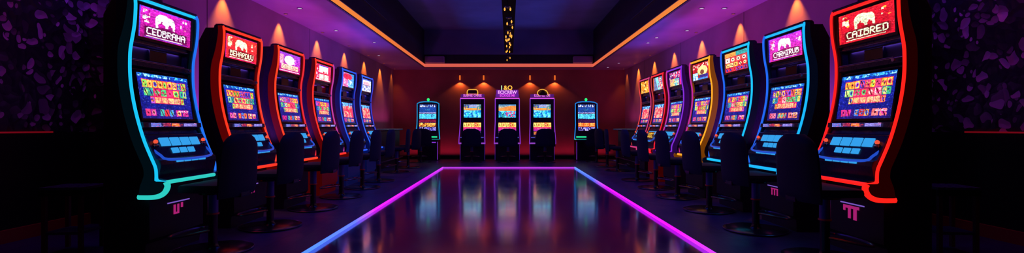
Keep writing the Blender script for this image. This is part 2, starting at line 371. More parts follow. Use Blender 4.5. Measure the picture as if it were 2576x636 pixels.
# ------------------------------------------------------------------ screen art
FONT = {'A': '01110 10001 10001 11111 10001 10001 10001', 'B': '11110 10001 11110 10001 10001 10001 11110', 'C': '01111 10000 10000 10000 10000 10000 01111',
 'D': '11110 10001 10001 10001 10001 10001 11110', 'E': '11111 10000 10000 11110 10000 10000 11111', 'I': '11111 00100 00100 00100 00100 00100 11111',
 'R': '11110 10001 10001 11110 10100 10010 10001', 'H': '10001 10001 10001 11111 10001 10001 10001', 'U': '10001 10001 10001 10001 10001 10001 01110',
 'L': '10000 10000 10000 10000 10000 10000 11111', 'N': '10001 11001 10101 10101 10011 10001 10001', 'O': '01110 10001 10001 10001 10001 10001 01110', ' ': '00000 ' * 7,
 'G': '01111 10000 10000 10111 10001 10001 01110', 'T': '11111 00100 00100 00100 00100 00100 00100', 'S': '01111 10000 01110 00001 00001 10001 01110'}
class Art:
    def __init__(s, w, h, bg): s.w, s.h = w, h; s.a = np.zeros((h, w, 3)); s.a[:] = bg; s.yy, s.xx = np.mgrid[0:h, 0:w]; s.X = (s.xx + .5) / w; s.Y = (s.yy + .5) / h   # Y down
    def put(s, m, c): s.a[m] = c; return s
    def rect(s, x0, y0, x1, y1, c): return s.put((s.X >= x0) & (s.X < x1) & (s.Y >= y0) & (s.Y < y1), c)
    def ell(s, cx, cy, rx, ry, c, cond=True): return s.put(((((s.X - cx) / rx) ** 2 + ((s.Y - cy) / ry) ** 2) < 1) & cond, c)
    def vgrad(s, c0, c1, x0=0, y0=0, x1=1, y1=1):
        m = (s.X >= x0) & (s.X < x1) & (s.Y >= y0) & (s.Y < y1); t = ((s.Y - y0) / (y1 - y0))[..., None]
        s.a = np.where(m[..., None], np.array(c0) * (1 - t) + np.array(c1) * t, s.a); return s
    def text(s, txt, x0, y0, x1, y1, c, slope=0.0, bold=True):
        n = len(txt); cw = (x1 - x0) / n
        for i, ch in enumerate(txt):
            g = [list(map(int, r)) for r in FONT.get(ch, FONT['O']).split()]
            gx0 = x0 + i * cw; u = ((s.X - gx0) / (cw * 0.86) * 5); yy = s.Y + slope * s.X; v = ((yy - y0) / (y1 - y0) * 7)
            ok = (u >= -.2) & (u < 5.2) & (v >= -.2) & (v < 7.2)
            G = np.zeros((9, 7)); G[1:8, 1:6] = np.array(g)
            uu = u[ok] + .5; vv = v[ok] + .5; i0 = uu.astype(int); j0 = vv.astype(int); fu = uu - i0; fv = vv - j0
            val = G[j0, i0] * (1 - fu) * (1 - fv) + G[j0, i0 + 1] * fu * (1 - fv) + G[j0 + 1, i0] * (1 - fu) * fv + G[j0 + 1, i0 + 1] * fu * fv
            m = np.zeros_like(ok); m[ok] = val > (.34 if bold else .5)
            s.put(m, c)
        return s
    def symbols(s, x0, y0, x1, y1, n, pal, rnd, fill=0.86, dark=(60, 10, 40)):
        """a band of small pictorial cells"""
        cw = (x1 - x0) / n
        for i in range(n):
            a = x0 + i * cw; b = a + cw * fill; c = pal[rnd.randrange(len(pal))]; c2 = pal[rnd.randrange(len(pal))]
            s.rect(a, y0, b, y1, c)
            mx, my = (a + b) / 2, (y0 + y1) / 2; rx, ry = (b - a) / 2, (y1 - y0) / 2
            k = rnd.random()
            if k < .4: s.ell(mx, my, rx * .7, ry * .75, c2); s.ell(mx, my, rx * .3, ry * .35, dark)
            elif k < .7:
                m = (np.abs((s.X - mx) / rx) + np.abs((s.Y - my) / ry)) < 0.85; s.put(m, c2)
                s.put((np.abs((s.X - mx) / rx - (s.Y - my) / ry * .6) < .22) & (s.X > a) & (s.X < b) & (s.Y > y0) & (s.Y < y1), dark)
            else:
                u = (s.X - mx) / rx; v = (s.Y - my) / ry; inside = (abs(u) < .8) & (abs(v) < .8)
                s.put(inside & (np.sin(u * 5 + rnd.random() * 6) + np.cos(v * 6 + rnd.random() * 6) > .3), c2)
                s.put(inside & (np.abs(v - .4 * np.sin(u * 4)) < .16), dark)
        return s
    def speck(s, x0, y0, x1, y1, pal, rnd, n=60, r=.02):
        for _ in range(n):
            cx = rnd.uniform(x0, x1); cy = rnd.uniform(y0, y1)
            s.ell(cx, cy, r * rnd.uniform(.4, 1.2), r * 1.5 * rnd.uniform(.4, 1.2), pal[rnd.randrange(len(pal))], (s.X > x0) & (s.X < x1) & (s.Y > y0) & (s.Y < y1))
        return s
def beast(A, cx, cy, w, h, body, leg):
    """white humped animal standing in profile: dome back, head low at one side, gaps between legs"""
    u = (A.X - cx) / w; v = (A.Y - cy) / h
    bot = .42 + .12 * np.sin(u * 7 + 1)
    m = (np.abs((u + .22) / .76) ** 2.4 + np.abs(np.minimum(v, 0)) ** 2 < 1) & (v < bot)
    m |= (np.abs((u - .50) / .50) ** 2.4 + np.abs(np.minimum(v - .08, 0) / .9) ** 2 < 1) & (v < bot + .1)
    m |= (u > -.98 + .06 * v) & (u < -.66) & (v > 0) & (v < 1.05)
    m |= (u > .02) & (u < .30) & (v > 0) & (v < .85)
    m |= (u > .78) & (u < 1.0) & (v > 0) & (v < 1.45 )
    A.put(m, body)
    A.put((np.abs(u - .48) < .09) & (np.abs(v - .38) < .17), leg)
    A.put((np.abs(u + .3 + .3 * v) < .06) & (v > .05) & (v < .5), leg)
def top_elephant(bg0, bg1, acc, cream, txt, seed, edge):
    r = random.Random(seed); A = Art(210, 118, bg0); A.vgrad(bg0, bg1)
    A.put((A.X < .035) | (A.Y < .02), edge)
    A.speck(.07, .08, .2, .5, [acc, cream, bg1], r, 26, .035)
    A.speck(.78, .1, .95, .45, [acc, cream, bg0], r, 12, .03)
    beast(A, .48, .34, .19, .23, cream, bg1)
    A.put((A.Y > .58 + .05 * np.sin(A.X * 9)) & (A.Y < .94) & (A.X > .1) & (A.X < .93), [c * .75 for c in bg1])
    A.rect(.12, .60, .90, .88, [c * .5 for c in bg1]); A.text(txt, .15, .63, .90, .86, cream)
    A.rect(.14, .905, .84, .935, cream); A.rect(.10, .95, .95, .97, edge)
    return A
def main_reels(seed, simple=False):
    r = random.Random(seed); A = Art(190, 126, (18, 26, 130)); A.vgrad((24, 40, 165), (16, 18, 105))
    A.rect(0, 0, 1, .075, (20, 90, 190)); A.speck(.03, .01, .97, .07, [(60, 170, 235), (150, 220, 250), (20, 50, 150)], r, 60, .02)
    pal1 = [(240, 180, 60), (225, 60, 120), (60, 60, 190), (120, 220, 90), (250, 210, 90), (150, 70, 210), (250, 130, 60)]
    pal2 = [(235, 50, 110), (250, 180, 180), (245, 210, 90), (60, 190, 110), (235, 70, 90)]
    pal3 = [(250, 150, 90), (245, 190, 130), (240, 90, 90), (250, 165, 120)]
    A.rect(.08, .13, .94, .31, (230, 60, 60)); A.symbols(.09, .145, .94, .30, 9, pal1, r)
    A.rect(.10, .32, .93, .49, (60, 140, 120)); A.symbols(.10, .33, .28, .485, 2, [(60, 170, 120), (40, 110, 180), (180, 230, 120)], r)
    A.rect(.27, .32, .78, .50, (225, 30, 90)); A.symbols(.285, .335, .78, .485, 4, pal2, r, .88, (120, 10, 40)); A.symbols(.80, .33, .93, .485, 2, [(60, 190, 110), (240, 220, 100), (40, 110, 180)], r)
    A.rect(.20, .50, .86, .66, (210, 40, 90)); 
    for k in range(4):
        A.rect(.285 + k * .125, .515, .395 + k * .125, .645, (250, 150 + 8 * k, 110 + 10 * k)); A.speck(.29 + k * .125, .52, .39 + k * .125, .64, [(250, 190, 120), (235, 120, 100)], r, 7, .02)
    A.symbols(.20, .52, .28, .65, 1, pal1, r); A.symbols(.79, .52, .86, .65, 1, pal1, r)
    A.rect(.07, .78, .93, .95, (40, 20, 120))
    A.symbols(.08, .785, .28, .94, 2, [(225, 50, 110), (240, 120, 150), (190, 40, 150)], r); A.symbols(.34, .785, .62, .94, 3, [(60, 120, 220), (245, 150, 70), (60, 170, 160), (230, 50, 60)], r)
    A.symbols(.66, .785, .93, .94, 2, [(200, 50, 140), (240, 110, 110), (250, 160, 90)], r)
    A.text('GEN ALIS', .72, .80, .92, .84, (250, 200, 220))
    return A
def strip_art(seed):
    r = random.Random(seed); A = Art(120, 20, (20, 20, 70)); A.rect(0, 0, .2, 1, (90, 100, 190)); A.rect(.24, .1, .4, .9, (150, 30, 60))
    A.rect(.42, .1, .58, .9, (250, 110, 50)); A.rect(.6, .1, .66, .9, (60, 20, 60)); A.rect(.68, .1, .98, .9, (130, 120, 210)); A.speck(0, 0, 1, 1, [(230, 60, 80), (40, 40, 120), (160, 160, 240), (15, 12, 50), (15, 12, 50)], r, 70, .03); return A
def art_mesh(A, name):
    h, w = A.h, A.w
    xs = np.linspace(-.5, .5, w + 1); zs = np.linspace(1, 0, h + 1)
    vx, vz = np.meshgrid(xs, zs); co = np.stack([vx.ravel(), np.zeros(vx.size), vz.ravel()], 1)
    i = np.arange(h)[:, None] * (w + 1) + np.arange(w)[None, :]
    f = np.stack([i, i + w + 1, i + w + 2, i + 1], -1).reshape(-1, 4)
    me = bpy.data.meshes.new(name)
    me.vertices.add(len(co)); me.vertices.foreach_set('co', co.ravel())
    me.loops.add(f.size); me.loops.foreach_set('vertex_index', f.ravel().astype(np.int32))
    me.polygons.add(len(f)); me.polygons.foreach_set('loop_start', np.arange(0, f.size, 4, dtype=np.int32)); me.polygons.foreach_set('loop_total', np.full(len(f), 4, dtype=np.int32))
    me.update(calc_edges=True)
    at = me.color_attributes.new('art', 'FLOAT_COLOR', 'CORNER')
    col = lin(np.clip(A.a, 0, 255)).reshape(-1, 3); col = np.concatenate([col, np.ones((len(col), 1))], 1)
    at.data.foreach_set('color', np.repeat(col, 4, axis=0).ravel())
    me.materials.append(m_screen)
    return me
ARTS = {}
def weather(A, seed):
    """wavy outlines and fine glints, as on a busy animated screen"""
    r = np.random.RandomState(seed); h, w = A.h, A.w
    if h < 20: return
    def noise(n):
        g = r.rand(n + 2, n + 2); y = np.linspace(0, n, h); x = np.linspace(0, n, w); j = y.astype(int); i = x.astype(int); fy = (y - j)[:, None]; fx = (x - i)[None, :]
        return (g[j][:, i] * (1 - fy) * (1 - fx) + g[j][:, i + 1] * (1 - fy) * fx + g[j + 1][:, i] * fy * (1 - fx) + g[j + 1][:, i + 1] * fy * fx) - .5
    dx = noise(22) * w * .012; dy = noise(22) * h * .014
    yy = np.clip(np.round(A.yy + dy), 0, h - 1).astype(int); xx = np.clip(np.round(A.xx + dx), 0, w - 1).astype(int)
    a = A.a[yy, xx]; k = 1 + noise(44)[..., None] * .55 + noise(8)[..., None] * .25
    A.a = np.clip(a * k + (noise(60)[..., None] > .33) * 45, 0, 255)
def art(key):
    if key in ARTS: return ARTS[key]
    r = random.Random(hash(key) % 9999 if isinstance(key, int) else sum(map(ord, key)))
    if key == 'top_magenta': A = top_elephant((205, 35, 190), (160, 15, 120), (240, 120, 170), (245, 235, 245), 'CEDBRAHA', 3, (80, 60, 230))
    elif key == 'top_magenta_b': A = top_elephant((195, 50, 210), (215, 40, 150), (240, 180, 220), (245, 240, 240), 'CARHIRUB', 8, (90, 50, 230))
    elif key == 'top_red': A = top_elephant((235, 50, 45), (225, 30, 50), (250, 200, 150), (250, 245, 205), 'BEHARDUU', 5, (200, 20, 150))
    elif key == 'top_crimson': A = top_elephant((220, 25, 45), (200, 15, 40), (245, 180, 70), (230, 235, 195), 'CAIBRED', 6, (235, 40, 40))
    elif key == 'top_pink':
        A = Art(110, 84, (190, 30, 150)); A.vgrad((150, 60, 220), (200, 20, 110)); A.rect(.05, .12, .2, .6, (245, 160, 190)); A.ell(.48, .35, .24, .24, (255, 250, 250)); A.rect(.28, .4, .72, .5, (250, 240, 250))
        A.speck(.7, .1, .95, .7, [(190, 60, 220), (140, 30, 190), (230, 120, 220)], r, 30, .03); A.rect(.12, .6, .9, .85, (250, 225, 190)); A.text('CEDOIBH', .16, .64, .88, .82, (190, 30, 90), bold=False); A.rect(.05, .9, .95, .95, (250, 200, 230))
    elif key == 'top_pink_white':
        A = Art(100, 84, (225, 40, 90)); A.rect(.22, .1, .8, .5, (250, 245, 255)); A.rect(.2, .03, .8, .1, (60, 60, 220)); A.speck(.03, .05, .2, .95, [(250, 160, 190), (200, 20, 80)], r, 25, .05); A.speck(.4, .4, .75, .6, [(200, 30, 60), (250, 90, 110)], r, 15, .05); A.rect(.24, .6, .85, .9, (250, 230, 225)); A.rect(.52, .6, .56, .9, (210, 70, 90)); A.rect(.06, .92, .95, .97, (255, 200, 210))
    elif key == 'top_blue_pink':
        A = Art(80, 84, (60, 150, 230)); A.rect(.05, 0, .5, 1, (225, 120, 190)); A.ell(.45, .25, .38, .22, (225, 40, 80)); A.speck(.1, .45, .5, 1, [(250, 190, 220), (230, 90, 160)], r, 25, .05); A.speck(.5, .4, .95, 1, [(120, 220, 250), (220, 250, 250), (40, 110, 210)], r, 30, .05)
    elif key == 'top_white':
        A = Art(80, 84, (215, 225, 245)); A.rect(0, 0, 1, .1, (60, 90, 200)); A.ell(.5, .35, .35, .14, (250, 170, 190)); A.rect(.1, .48, .9, .52, (60, 60, 140)); A.speck(.1, .55, .9, .95, [(130, 150, 220), (250, 200, 220), (90, 100, 190)], r, 30, .05)
    elif key == 'top_reels':
        A = Art(100, 84, (180, 30, 50)); A.rect(0, 0, .5, .22, (240, 150, 70)); A.rect(.5, 0, 1, .22, (50, 150, 150)); A.symbols(.02, .25, .98, .5, 4, [(250, 220, 220), (240, 90, 90), (250, 240, 200)], r); A.symbols(.02, .53, .98, .75, 5, [(240, 170, 80), (220, 40, 60), (250, 220, 160)], r); A.symbols(.02, .78, .98, .98, 6, [(220, 40, 60), (200, 60, 60), (60, 60, 180)], r)
    elif key == 'top_bear':
        A = Art(90, 84, (170, 25, 40)); A.speck(0, 0, 1, .35, [(250, 220, 200), (210, 40, 60), (240, 120, 110)], r, 50, .04); A.ell(.6, .48, .3, .3, (235, 225, 140)); A.ell(.58, .55, .12, .14, (120, 60, 50)); A.rect(.42, .7, .92, .9, (50, 40, 130)); A.rect(.0, .55, .32, 1, (150, 205, 240)); A.rect(.3, .88, .9, 1, (60, 130, 220)); A.speck(.02, .55, .3, .98, [(250, 250, 255), (70, 150, 220)], r, 14, .05)
    elif key == 'top_violet':
        A = Art(80, 84, (70, 20, 110)); A.speck(.05, .05, .9, .5, [(240, 150, 200), (220, 40, 90), (250, 220, 220), (60, 20, 100)], r, 50, .05); A.rect(.08, .5, .45, 1, (240, 190, 120)); A.rect(.45, .5, .8, 1, (90, 190, 200)); A.speck(.1, .55, .8, .98, [(250, 230, 160), (140, 220, 220), (190, 120, 150)], r, 25, .05); A.rect(.86, 0, 1, 1, (220, 40, 140))
    elif key == 'top_ribbon':
        A = Art(80, 84, (90, 110, 160)); A.put(np.abs(A.X - .35 - .25 * A.Y) < .13, (120, 220, 225)); A.put(np.abs(A.X - .62 - .2 * A.Y) < .06, (225, 60, 90)); A.speck(.5, .1, .98, .98, [(230, 170, 190), (250, 220, 160), (150, 60, 120)], r, 40, .05); A.put(A.X < .08, (210, 90, 50))
    elif key == 'top_amber':
        A = Art(80, 84, (245, 150, 40)); A.put(np.abs(A.X - .45 - .1 * np.sin(A.Y * 5)) < .08, (110, 40, 20)); A.speck(.05, .05, .95, .95, [(255, 200, 90), (250, 225, 150), (220, 110, 30)], r, 50, .06)
    elif key.startswith('main_pink'):
        A = main_reels(len(key) * 7 + 3); A.rect(0, .1, 1, .75, (22, 30, 120)); A.rect(.1, .14, .92, .72, (235, 70, 90)); A.speck(.1, .14, .92, .72, [(250, 150, 130), (225, 40, 80), (250, 190, 160)], r, 60, .05); A.speck(.1, .02, .9, .2, [(60, 170, 235), (130, 200, 240)], r, 30, .04)
    elif key.startswith('main'): A = main_reels(sum(map(ord, key)))
    elif key == 'strip': A = strip_art(2)
    elif key == 'sea':
        A = Art(90, 66, (30, 150, 215)); A.speck(0, .45, 1, 1, [(40, 190, 225), (20, 90, 190), (120, 230, 240)], r, 90, .05); A.vgrad((110, 140, 220), (190, 160, 180), 0, 0, 1, .2)
        A.put((A.Y > .18 + .08 * np.sin(A.X * 3)) & (A.Y < .45 - .15 * (A.X - .5) ** 2), (245, 140, 60)); A.put((A.Y > .24 + .08 * np.sin(A.X * 3)) & (A.Y < .33), (250, 200, 120)); A.speck(0, 0, .3, .3, [(40, 60, 150), (120, 150, 90)], r, 20, .05); A.speck(.75, 0, 1, .4, [(60, 120, 110), (140, 170, 150)], r, 20, .05)
    elif key == 'sea_b':
        A = Art(90, 66, (30, 150, 215)); A.speck(0, .4, 1, 1, [(40, 190, 225), (20, 90, 190), (120, 230, 240)], r, 90, .05); A.vgrad((60, 130, 200), (220, 180, 120), 0, 0, 1, .3)
        A.put((A.Y > .2 + .1 * np.cos(A.X * 4)) & (A.Y < .5), (245, 130, 60)); A.speck(.4, .55, .95, .95, [(225, 30, 90), (240, 80, 120), (120, 20, 120)], r, 40, .04); A.speck(0, .6, .35, 1, [(20, 60, 120), (50, 130, 90)], r, 20, .04)
    elif key == 'lower':
        A = Art(90, 60, (200, 40, 120)); A.rect(0, 0, 1, .34, (245, 140, 50)); A.symbols(0, .02, 1, .33, 8, [(250, 190, 80), (245, 110, 50), (235, 60, 60), (250, 220, 120)], r); A.vgrad((225, 50, 90), (160, 30, 170), 0, .34, 1, .62); A.text('GOLDEN TS', .2, .42, .8, .52, (250, 130, 180)); A.rect(0, .62, 1, 1, (25, 15, 70)); A.symbols(.02, .70, .34, .92, 3, [(245, 140, 50), (250, 90, 60)], r); A.symbols(.7, .70, .98, .92, 3, [(150, 80, 180), (90, 70, 200), (220, 150, 220)], r)
    elif key == 'corner':
        A = Art(80, 140, (12, 14, 60)); A.vgrad((20, 60, 150), (10, 60, 140), 0, 0, 1, .33); A.speck(.02, .01, .98, .1, [(230, 230, 255), (120, 160, 230), (30, 40, 110)], r, 70, .035); A.text('LUST', .35, .17, .65, .22, (60, 170, 220)); A.rect(0, .31, 1, .335, (190, 170, 230))
        A.rect(0, .36, 1, .54, (70, 190, 235)); A.rect(.1, .37, .13, .53, (20, 80, 170)); A.speck(.7, .37, .85, .53, [(20, 60, 120)], r, 6, .03); A.rect(0, .57, 1, .68, (110, 15, 45)); A.rect(0, .70, 1, .84, (190, 90, 30)); A.speck(.01, .70, .99, .84, [(255, 190, 90), (250, 150, 50), (90, 30, 20)], r, 120, .03)
        A.rect(0, .87, 1, .99, (70, 60, 190)); A.speck(.01, .87, .99, .99, [(210, 200, 250), (120, 110, 230), (30, 20, 90)], r, 110, .03)
    elif key == 'corner_b':
        A = ARTS_RAW['corner']; A = Art(80, 140, (12, 14, 60)); A.a = ARTS_RAW['corner'].a.copy(); A.rect(0, .70, 1, .84, (235, 90, 30)); A.text('IOI CEI ODI', .03, .72, .98, .82, (255, 200, 100)); A.rect(0, .57, 1, .68, (50, 15, 60))
    elif key == 'amber_info':
        A = Art(50, 30, (60, 30, 10)); A.text('OIC', .1, .15, .95, .85, (250, 190, 60))
    ARTS_RAW[key] = A; weather(A, sum(map(ord, key)))
    ARTS[key] = art_mesh(A, 'screen_' + key); return ARTS[key]
ARTS_RAW = {}

def screen(parent, name, key, A, B, w, off=0.004, x=0.0, bezel=0.012, label=None, bname='screen_frame', depth=0.02):
    """flat display between profile points A (top) and B (bottom), facing the player, framed by a bezel"""
    h = math.hypot(A[0] - B[0], A[1] - B[1]); tilt = math.atan2(B[0] - A[0], A[1] - B[1])   # bottom forward -> tilts back
    o = bpy.data.objects.new(name, art(key)); C.objects.link(o); o.parent = parent
    o.location = (x, -B[0] - off, B[1]); o.rotation_euler = (-tilt, 0, 0); o.scale = (w, 1, h)
    if label: o['label'] = label
    if bezel:
        b = bezel; mb = MB()
        mb.box(-w / 2 - b, w / 2 + b, -0.006, depth, -b, 0); mb.box(-w / 2 - b, w / 2 + b, -0.006, depth, h, h + b)
        mb.box(-w / 2 - b, -w / 2, -0.006, depth, 0, h); mb.box(w / 2, w / 2 + b, -0.006, depth, 0, h); mb.box(-w / 2, w / 2, 0.003, depth, 0, h)
        f = mb.build(bname, m_bezel, parent); f.location = o.location; f.rotation_euler = o.rotation_euler
    return o

# ------------------------------------------------------------------ curved-front slot machine of the two rows
P = [(.02, 1.765), (.03, 1.70), (.022, 1.56), (-.002, 1.42), (-.008, 1.34), (-.006, 1.22), (.010, 1.09), (.04, .95), (.085, .80), (.130, .69), (.160, .62), (.166, .57), (.165, .525)]
PC = smoothcurve(P, 4)
def inset(pc, d): return [(a - d, z) for a, z in pc]
HW = 0.335
SHARED = {}; SHARED_LAMPS = {}
def shared(key, fn, parent, name=None, m=None):
    """first call builds the part, later calls reuse its mesh data"""
    if key not in SHARED:
        o = fn(); SHARED[key] = o.data; o.parent = parent
    else:
        o = bpy.data.objects.new(name or key, SHARED[key]); C.objects.link(o); o.parent = parent
    return o
def row_machine(loc, rz, neon, neon2, side, key_top, key_main, label, logo, hook_side, body_m=None):
    t = thing('slot_machine', label, 'slot machine', loc, rz, 'slot machines in the two side rows')
    mn = glow('neon_%d_%d_%d' % neon, neon, 1.25)
    mn2 = glow('neon_%d_%d_%d' % neon2, neon2, 1.1)
    mfoot = glow('neon_foot_teal', (45, 205, 195), 1.0) if label.startswith('leftmost') else mn
    ms = panel_mat('side_%d_%d_%d_%d' % (*side[0], int(side[1] * 100)), side[0], side[1] * .6, [c * .45 for c in side[0]])  # panel's lit look put in as faint emission
    def body():
        poly = [(-.04, 1.755), (-.15, 1.755), (-.21, 1.64), (-.21, 0.0), (.07, 0.0), (.07, .10), (.10, .13), (.10, .53), (.03, .80), (-.03, 1.0), (-.065, 1.2), (-.07, 1.38), (-.05, 1.56)]
        return MB().prism(poly, -.295, .295, 0.006).build('cabinet', m_body, smooth=False)
    cab = shared('cabinet', body, t)
    if body_m is not None:
        cab.material_slots[0].link = 'OBJECT'; cab.material_slots[0].material = body_m
    def fascia():
        f = [(.0, 1.775), (.008, 1.70), (.0, 1.56), (-.02, 1.475), (-.022, 1.452), (-.10, 1.44), (-.10, 1.345), (-.012, 1.338), (-.010, 1.305), (-.035, 1.285), (-.03, 1.22), (-.012, 1.10), (.018, .95), (.026, .925), (.070, .918), (.074, .885), (.045, .87), (.06, .838), (.085, .828), (.155, .675), (.185, .665), (.190, .635), (.172, .545), (.235, .538), (.235, .515), (.10, .512),
             (0, .53), (-.06, .8), (-.11, 1.1), (-.13, 1.3), (-.13, 1.5), (-.06, 1.775)]
        return MB().prism(f, -.312, .312).build('front_panel', m_black)
    shared('front_panel', fascia, t)
    # side panels with the hooked foot
    def panel(s):
        back = [(a - (.070 if z < 1.45 else .070 - .034 * (z - 1.45) / .315), z) for a, z in PC][::-1]
        poly = PC + [(.245, .528), (.252, .50), (.235, .46), (.195, .428), (.15, .416), (.055, .416), (.07, .50)] + [(a, z) for a, z in back if z > .55]
        a, b = sorted((s * .308, s * .342))
        return MB().prism(poly, a, b, 0.003).build('side_panel', ms)
    for s in (-1, 1):
        o = panel(s); o.parent = t
    # black top cap with rounded corners
    def cap():
        mb = MB(); mb.box(-.341, .341, -.025, .04, 1.757, 1.780, bev=.010); return mb.build('top_cap', m_black, smooth=True)
    shared('top_cap', cap, t)
    # glowing strips: up both edges, across the top, under the deck, round the foot
    for s, m in ((-1, mn if hook_side < 0 else mn2), (1, mn if hook_side > 0 else mn2)):
        pts = [(s * (HW - .004), -a - .004, z) for a, z in PC]
        pts = [(s * (HW - .05), -.022 - .004, 1.746), (s * (HW - .018), -.022 - .004, 1.740)] + pts[1:-1]
        if s == hook_side:
            hk = smoothcurve([(.166, .56), (.172, .535), (.20, .524), (.236, .522)], 3)
            pts += [(s * (HW - .004), -a - .004, z) for a, z in hk]
            MB().tube([(s * (HW - .004), -a, z) for a, z in smoothcurve([(.236, .522), (.246, .495), (.228, .455), (.19, .432), (.14, .424), (.055, .424)], 4)], .018, 8).build('foot_light', mfoot, t, smooth=True)
        else: pts.append((s * (HW - .004), -.169, .53))
        MB().tube(pts, .0105, 8).build('light_strip', m, t, smooth=True)
    def topl(): return MB().tube([(-.30, -.026, 1.746), (.30, -.026, 1.746)], .0115, 8).build('top_light', mn, smooth=True)
    o = topl(); o.parent = t
    a, b = sorted((hook_side * .335, -hook_side * .20)); MB().tube([(a, -.240, .522), (b, -.240, .522)], .013, 8).build('deck_light', mfoot, t, smooth=True)
    def cheeks(s):
        f = [(a - .02, z) for a, z in PC if .6 < z < 1.75]; return MB().prism(f + [(a - .12, z) for a, z in f[::-1]], min(s * .290, s * .311), max(s * .290, s * .311)).build('cheek', m_black)
    for s in (-1, 1): shared('cheek%d' % s, lambda s=s: cheeks(s), t, 'cheek')
    # violet fill lights added under the recess lip and the ledge above the buttons
    for nm, z_, y_, pw, tilt in (('recess_fill', 1.435, .055, .16, R(25)), ('deck_glow', .880, -.052, .10, R(-20))):
        d_ = SHARED_LAMPS.get(nm)
        if d_ is None:
            d_ = bpy.data.lights.new(nm, 'AREA'); d_.shape = 'RECTANGLE'; d_.size = .5; d_.size_y = .015; d_.color = (.22, .10, 1.0); d_.energy = pw; SHARED_LAMPS[nm] = d_
        lo = bpy.data.objects.new(nm, d_); C.objects.link(lo); lo.parent = t; lo.location = (0, y_, z_); lo.rotation_euler = (tilt, 0, 0)
    # displays
    screen(t, 'top_screen', key_top, (.010, 1.712), (.002, 1.500), .55, bname='top_screen_frame', bezel=.02)
    screen(t, 'game_screen', key_main, (-.018, 1.258), (.030, .945), .54, bname='game_screen_frame', bezel=.015)
    screen(t, 'status_strip', 'strip', (.0745, .915), (.0765, .888), .50, bezel=0)
    # recess trims and bill slot
    for k, (y_, z_, r_) in enumerate(((.018, 1.460, .004), (.010, 1.336, .004), (-.082, .832, .003))):
        shared('trim_rail%d' % k, lambda: MB().tube([(-.31, y_, z_), (.31, y_, z_)], r_, 6).build('trim_rail', m_trim), t, 'trim_rail')
    def bill():
        mb = MB(); mb.box(-.09, .09, .045, .10, 1.352, 1.435, bev=.006); return mb.build('bill_slot', m_bezel)
    shared('bill_slot', bill, t)
    for k, (xa, xb) in enumerate(((-.30, -.11), (.11, .30))):
        shared('recess_panel%d' % k, lambda: MB().box(xa, xb, .078, .1, 1.352, 1.43, bev=.003).build('recess_panel', mat('recess_violet_lit', (.10, .08, .30), .35)), t, 'recess_panel')  # screen glow inside the recess put into this violet
    for k, (xa, xb) in enumerate(((-.30, -.12), (-.115, .06), (.065, .23))):
        shared('ledge_plate%d' % k, lambda: MB().box(xa, xb, .006, .07, 1.341, 1.346, bev=.001).build('ledge_plate', mat('ledge_lavender_lit', (.45, .36, .6), .3, .3)), t, 'ledge_plate')  # lavender carries the screen glow falling on the ledge
    def btn_round():
        mb = MB(); mb.tube([(.262, -.010, 1.322), (.262, -.020, 1.322)], .013, 12); return mb.build('lock', m_trim)
    shared('lock', btn_round, t)
    # button deck: slope from (.085,.828) to (.155,.675)
    A = Vector((0, -.085, .828)); B = Vector((0, -.155, .675)); dirv = (B - A); L = dirv.length; ang = math.atan2(.07, .153)
    def deckM(x, s, off=.004):
        p = A + dirv * s; n = Vector((0, -.153, .07)).normalized(); return Matrix.Translation((x, p.y + n.y * off, p.z + n.z * off)) @ Matrix.Rotation(-ang, 4, 'X')
    for i in range(4):
        M = deckM(-.160 + i * .110, .30)
        def f(M=M): mb = MB(); mb.box(-.047, .047, -.004, .004, -.031, .031, M=M, bev=.002); return mb.build('button', m_blue_btn)
        shared('button_a%d' % i, f, t, 'button')
    for i in range(3):
        M = deckM(-.09 + i * .088, .70)
        def f(M=M): mb = MB(); mb.box(-.035, .035, -.004, .004, -.020, .020, M=M, bev=.002); return mb.build('button', m_blue_btn)
        shared('button_b%d' % i, f, t, 'button')
    for i in range(4):
        x = -.12 + i * .085
        def f(x=x): mb = MB(); mb.box(x - .036, x + .036, -.194, -.185, .642, .656, bev=.002); return mb.build('button', m_blue_btn)
        shared('button_c%d' % i, f, t, 'button')
    def tray():
        mb = MB(); pts = smoothcurve([(-.285, -.115, .735), (-.28, -.16, .70), (-.24, -.185, .668), (0, -.195, .660), (.24, -.185, .668), (.28, -.16, .70), (.285, -.115, .735)], 5)
        mb.tube(pts, .009, 8); return mb.build('deck_rim', m_lip, smooth=True)
    shared('deck_rim', tray, t)
    for s in (-1, 1):
        def f(s=s):
            M = deckM(s * .262, .42, .0); mb = MB(); p = M.translation
            mb.lathe([(.022, -.012), (.024, 0), (.012, .006), (.012, .012)], 14, (p.x, p.y - .004, p.z)); return mb.build('knob_socket', m_trim, smooth=True)
        k = shared('knob_socket%d' % s, f, t, 'knob_socket')
        def g(s=s):
            M = deckM(s * .262, .42, .0); p = M.translation; mb = MB(); mb.lathe([(.001, .010), (.010, .013), (.0145, .022), (.012, .033), (.005, .038), (.001, .039)], 16, (p.x, p.y - .004, p.z)); return mb.build('knob', m_knob, smooth=True)
        k2 = shared('knob%d' % s, g, k, 'knob')
    # plinth badge: slanting bar and pink strokes; light on the print put into emission
    def badge():
        mb = MB(); mb.box(-.12, .12, -.104, -.100, .345, .353, M=Matrix.Rotation(0, 4, 'X'))
        return mb.build('badge_bar', glow('badge_line_glow', (150, 110, 235), .6))
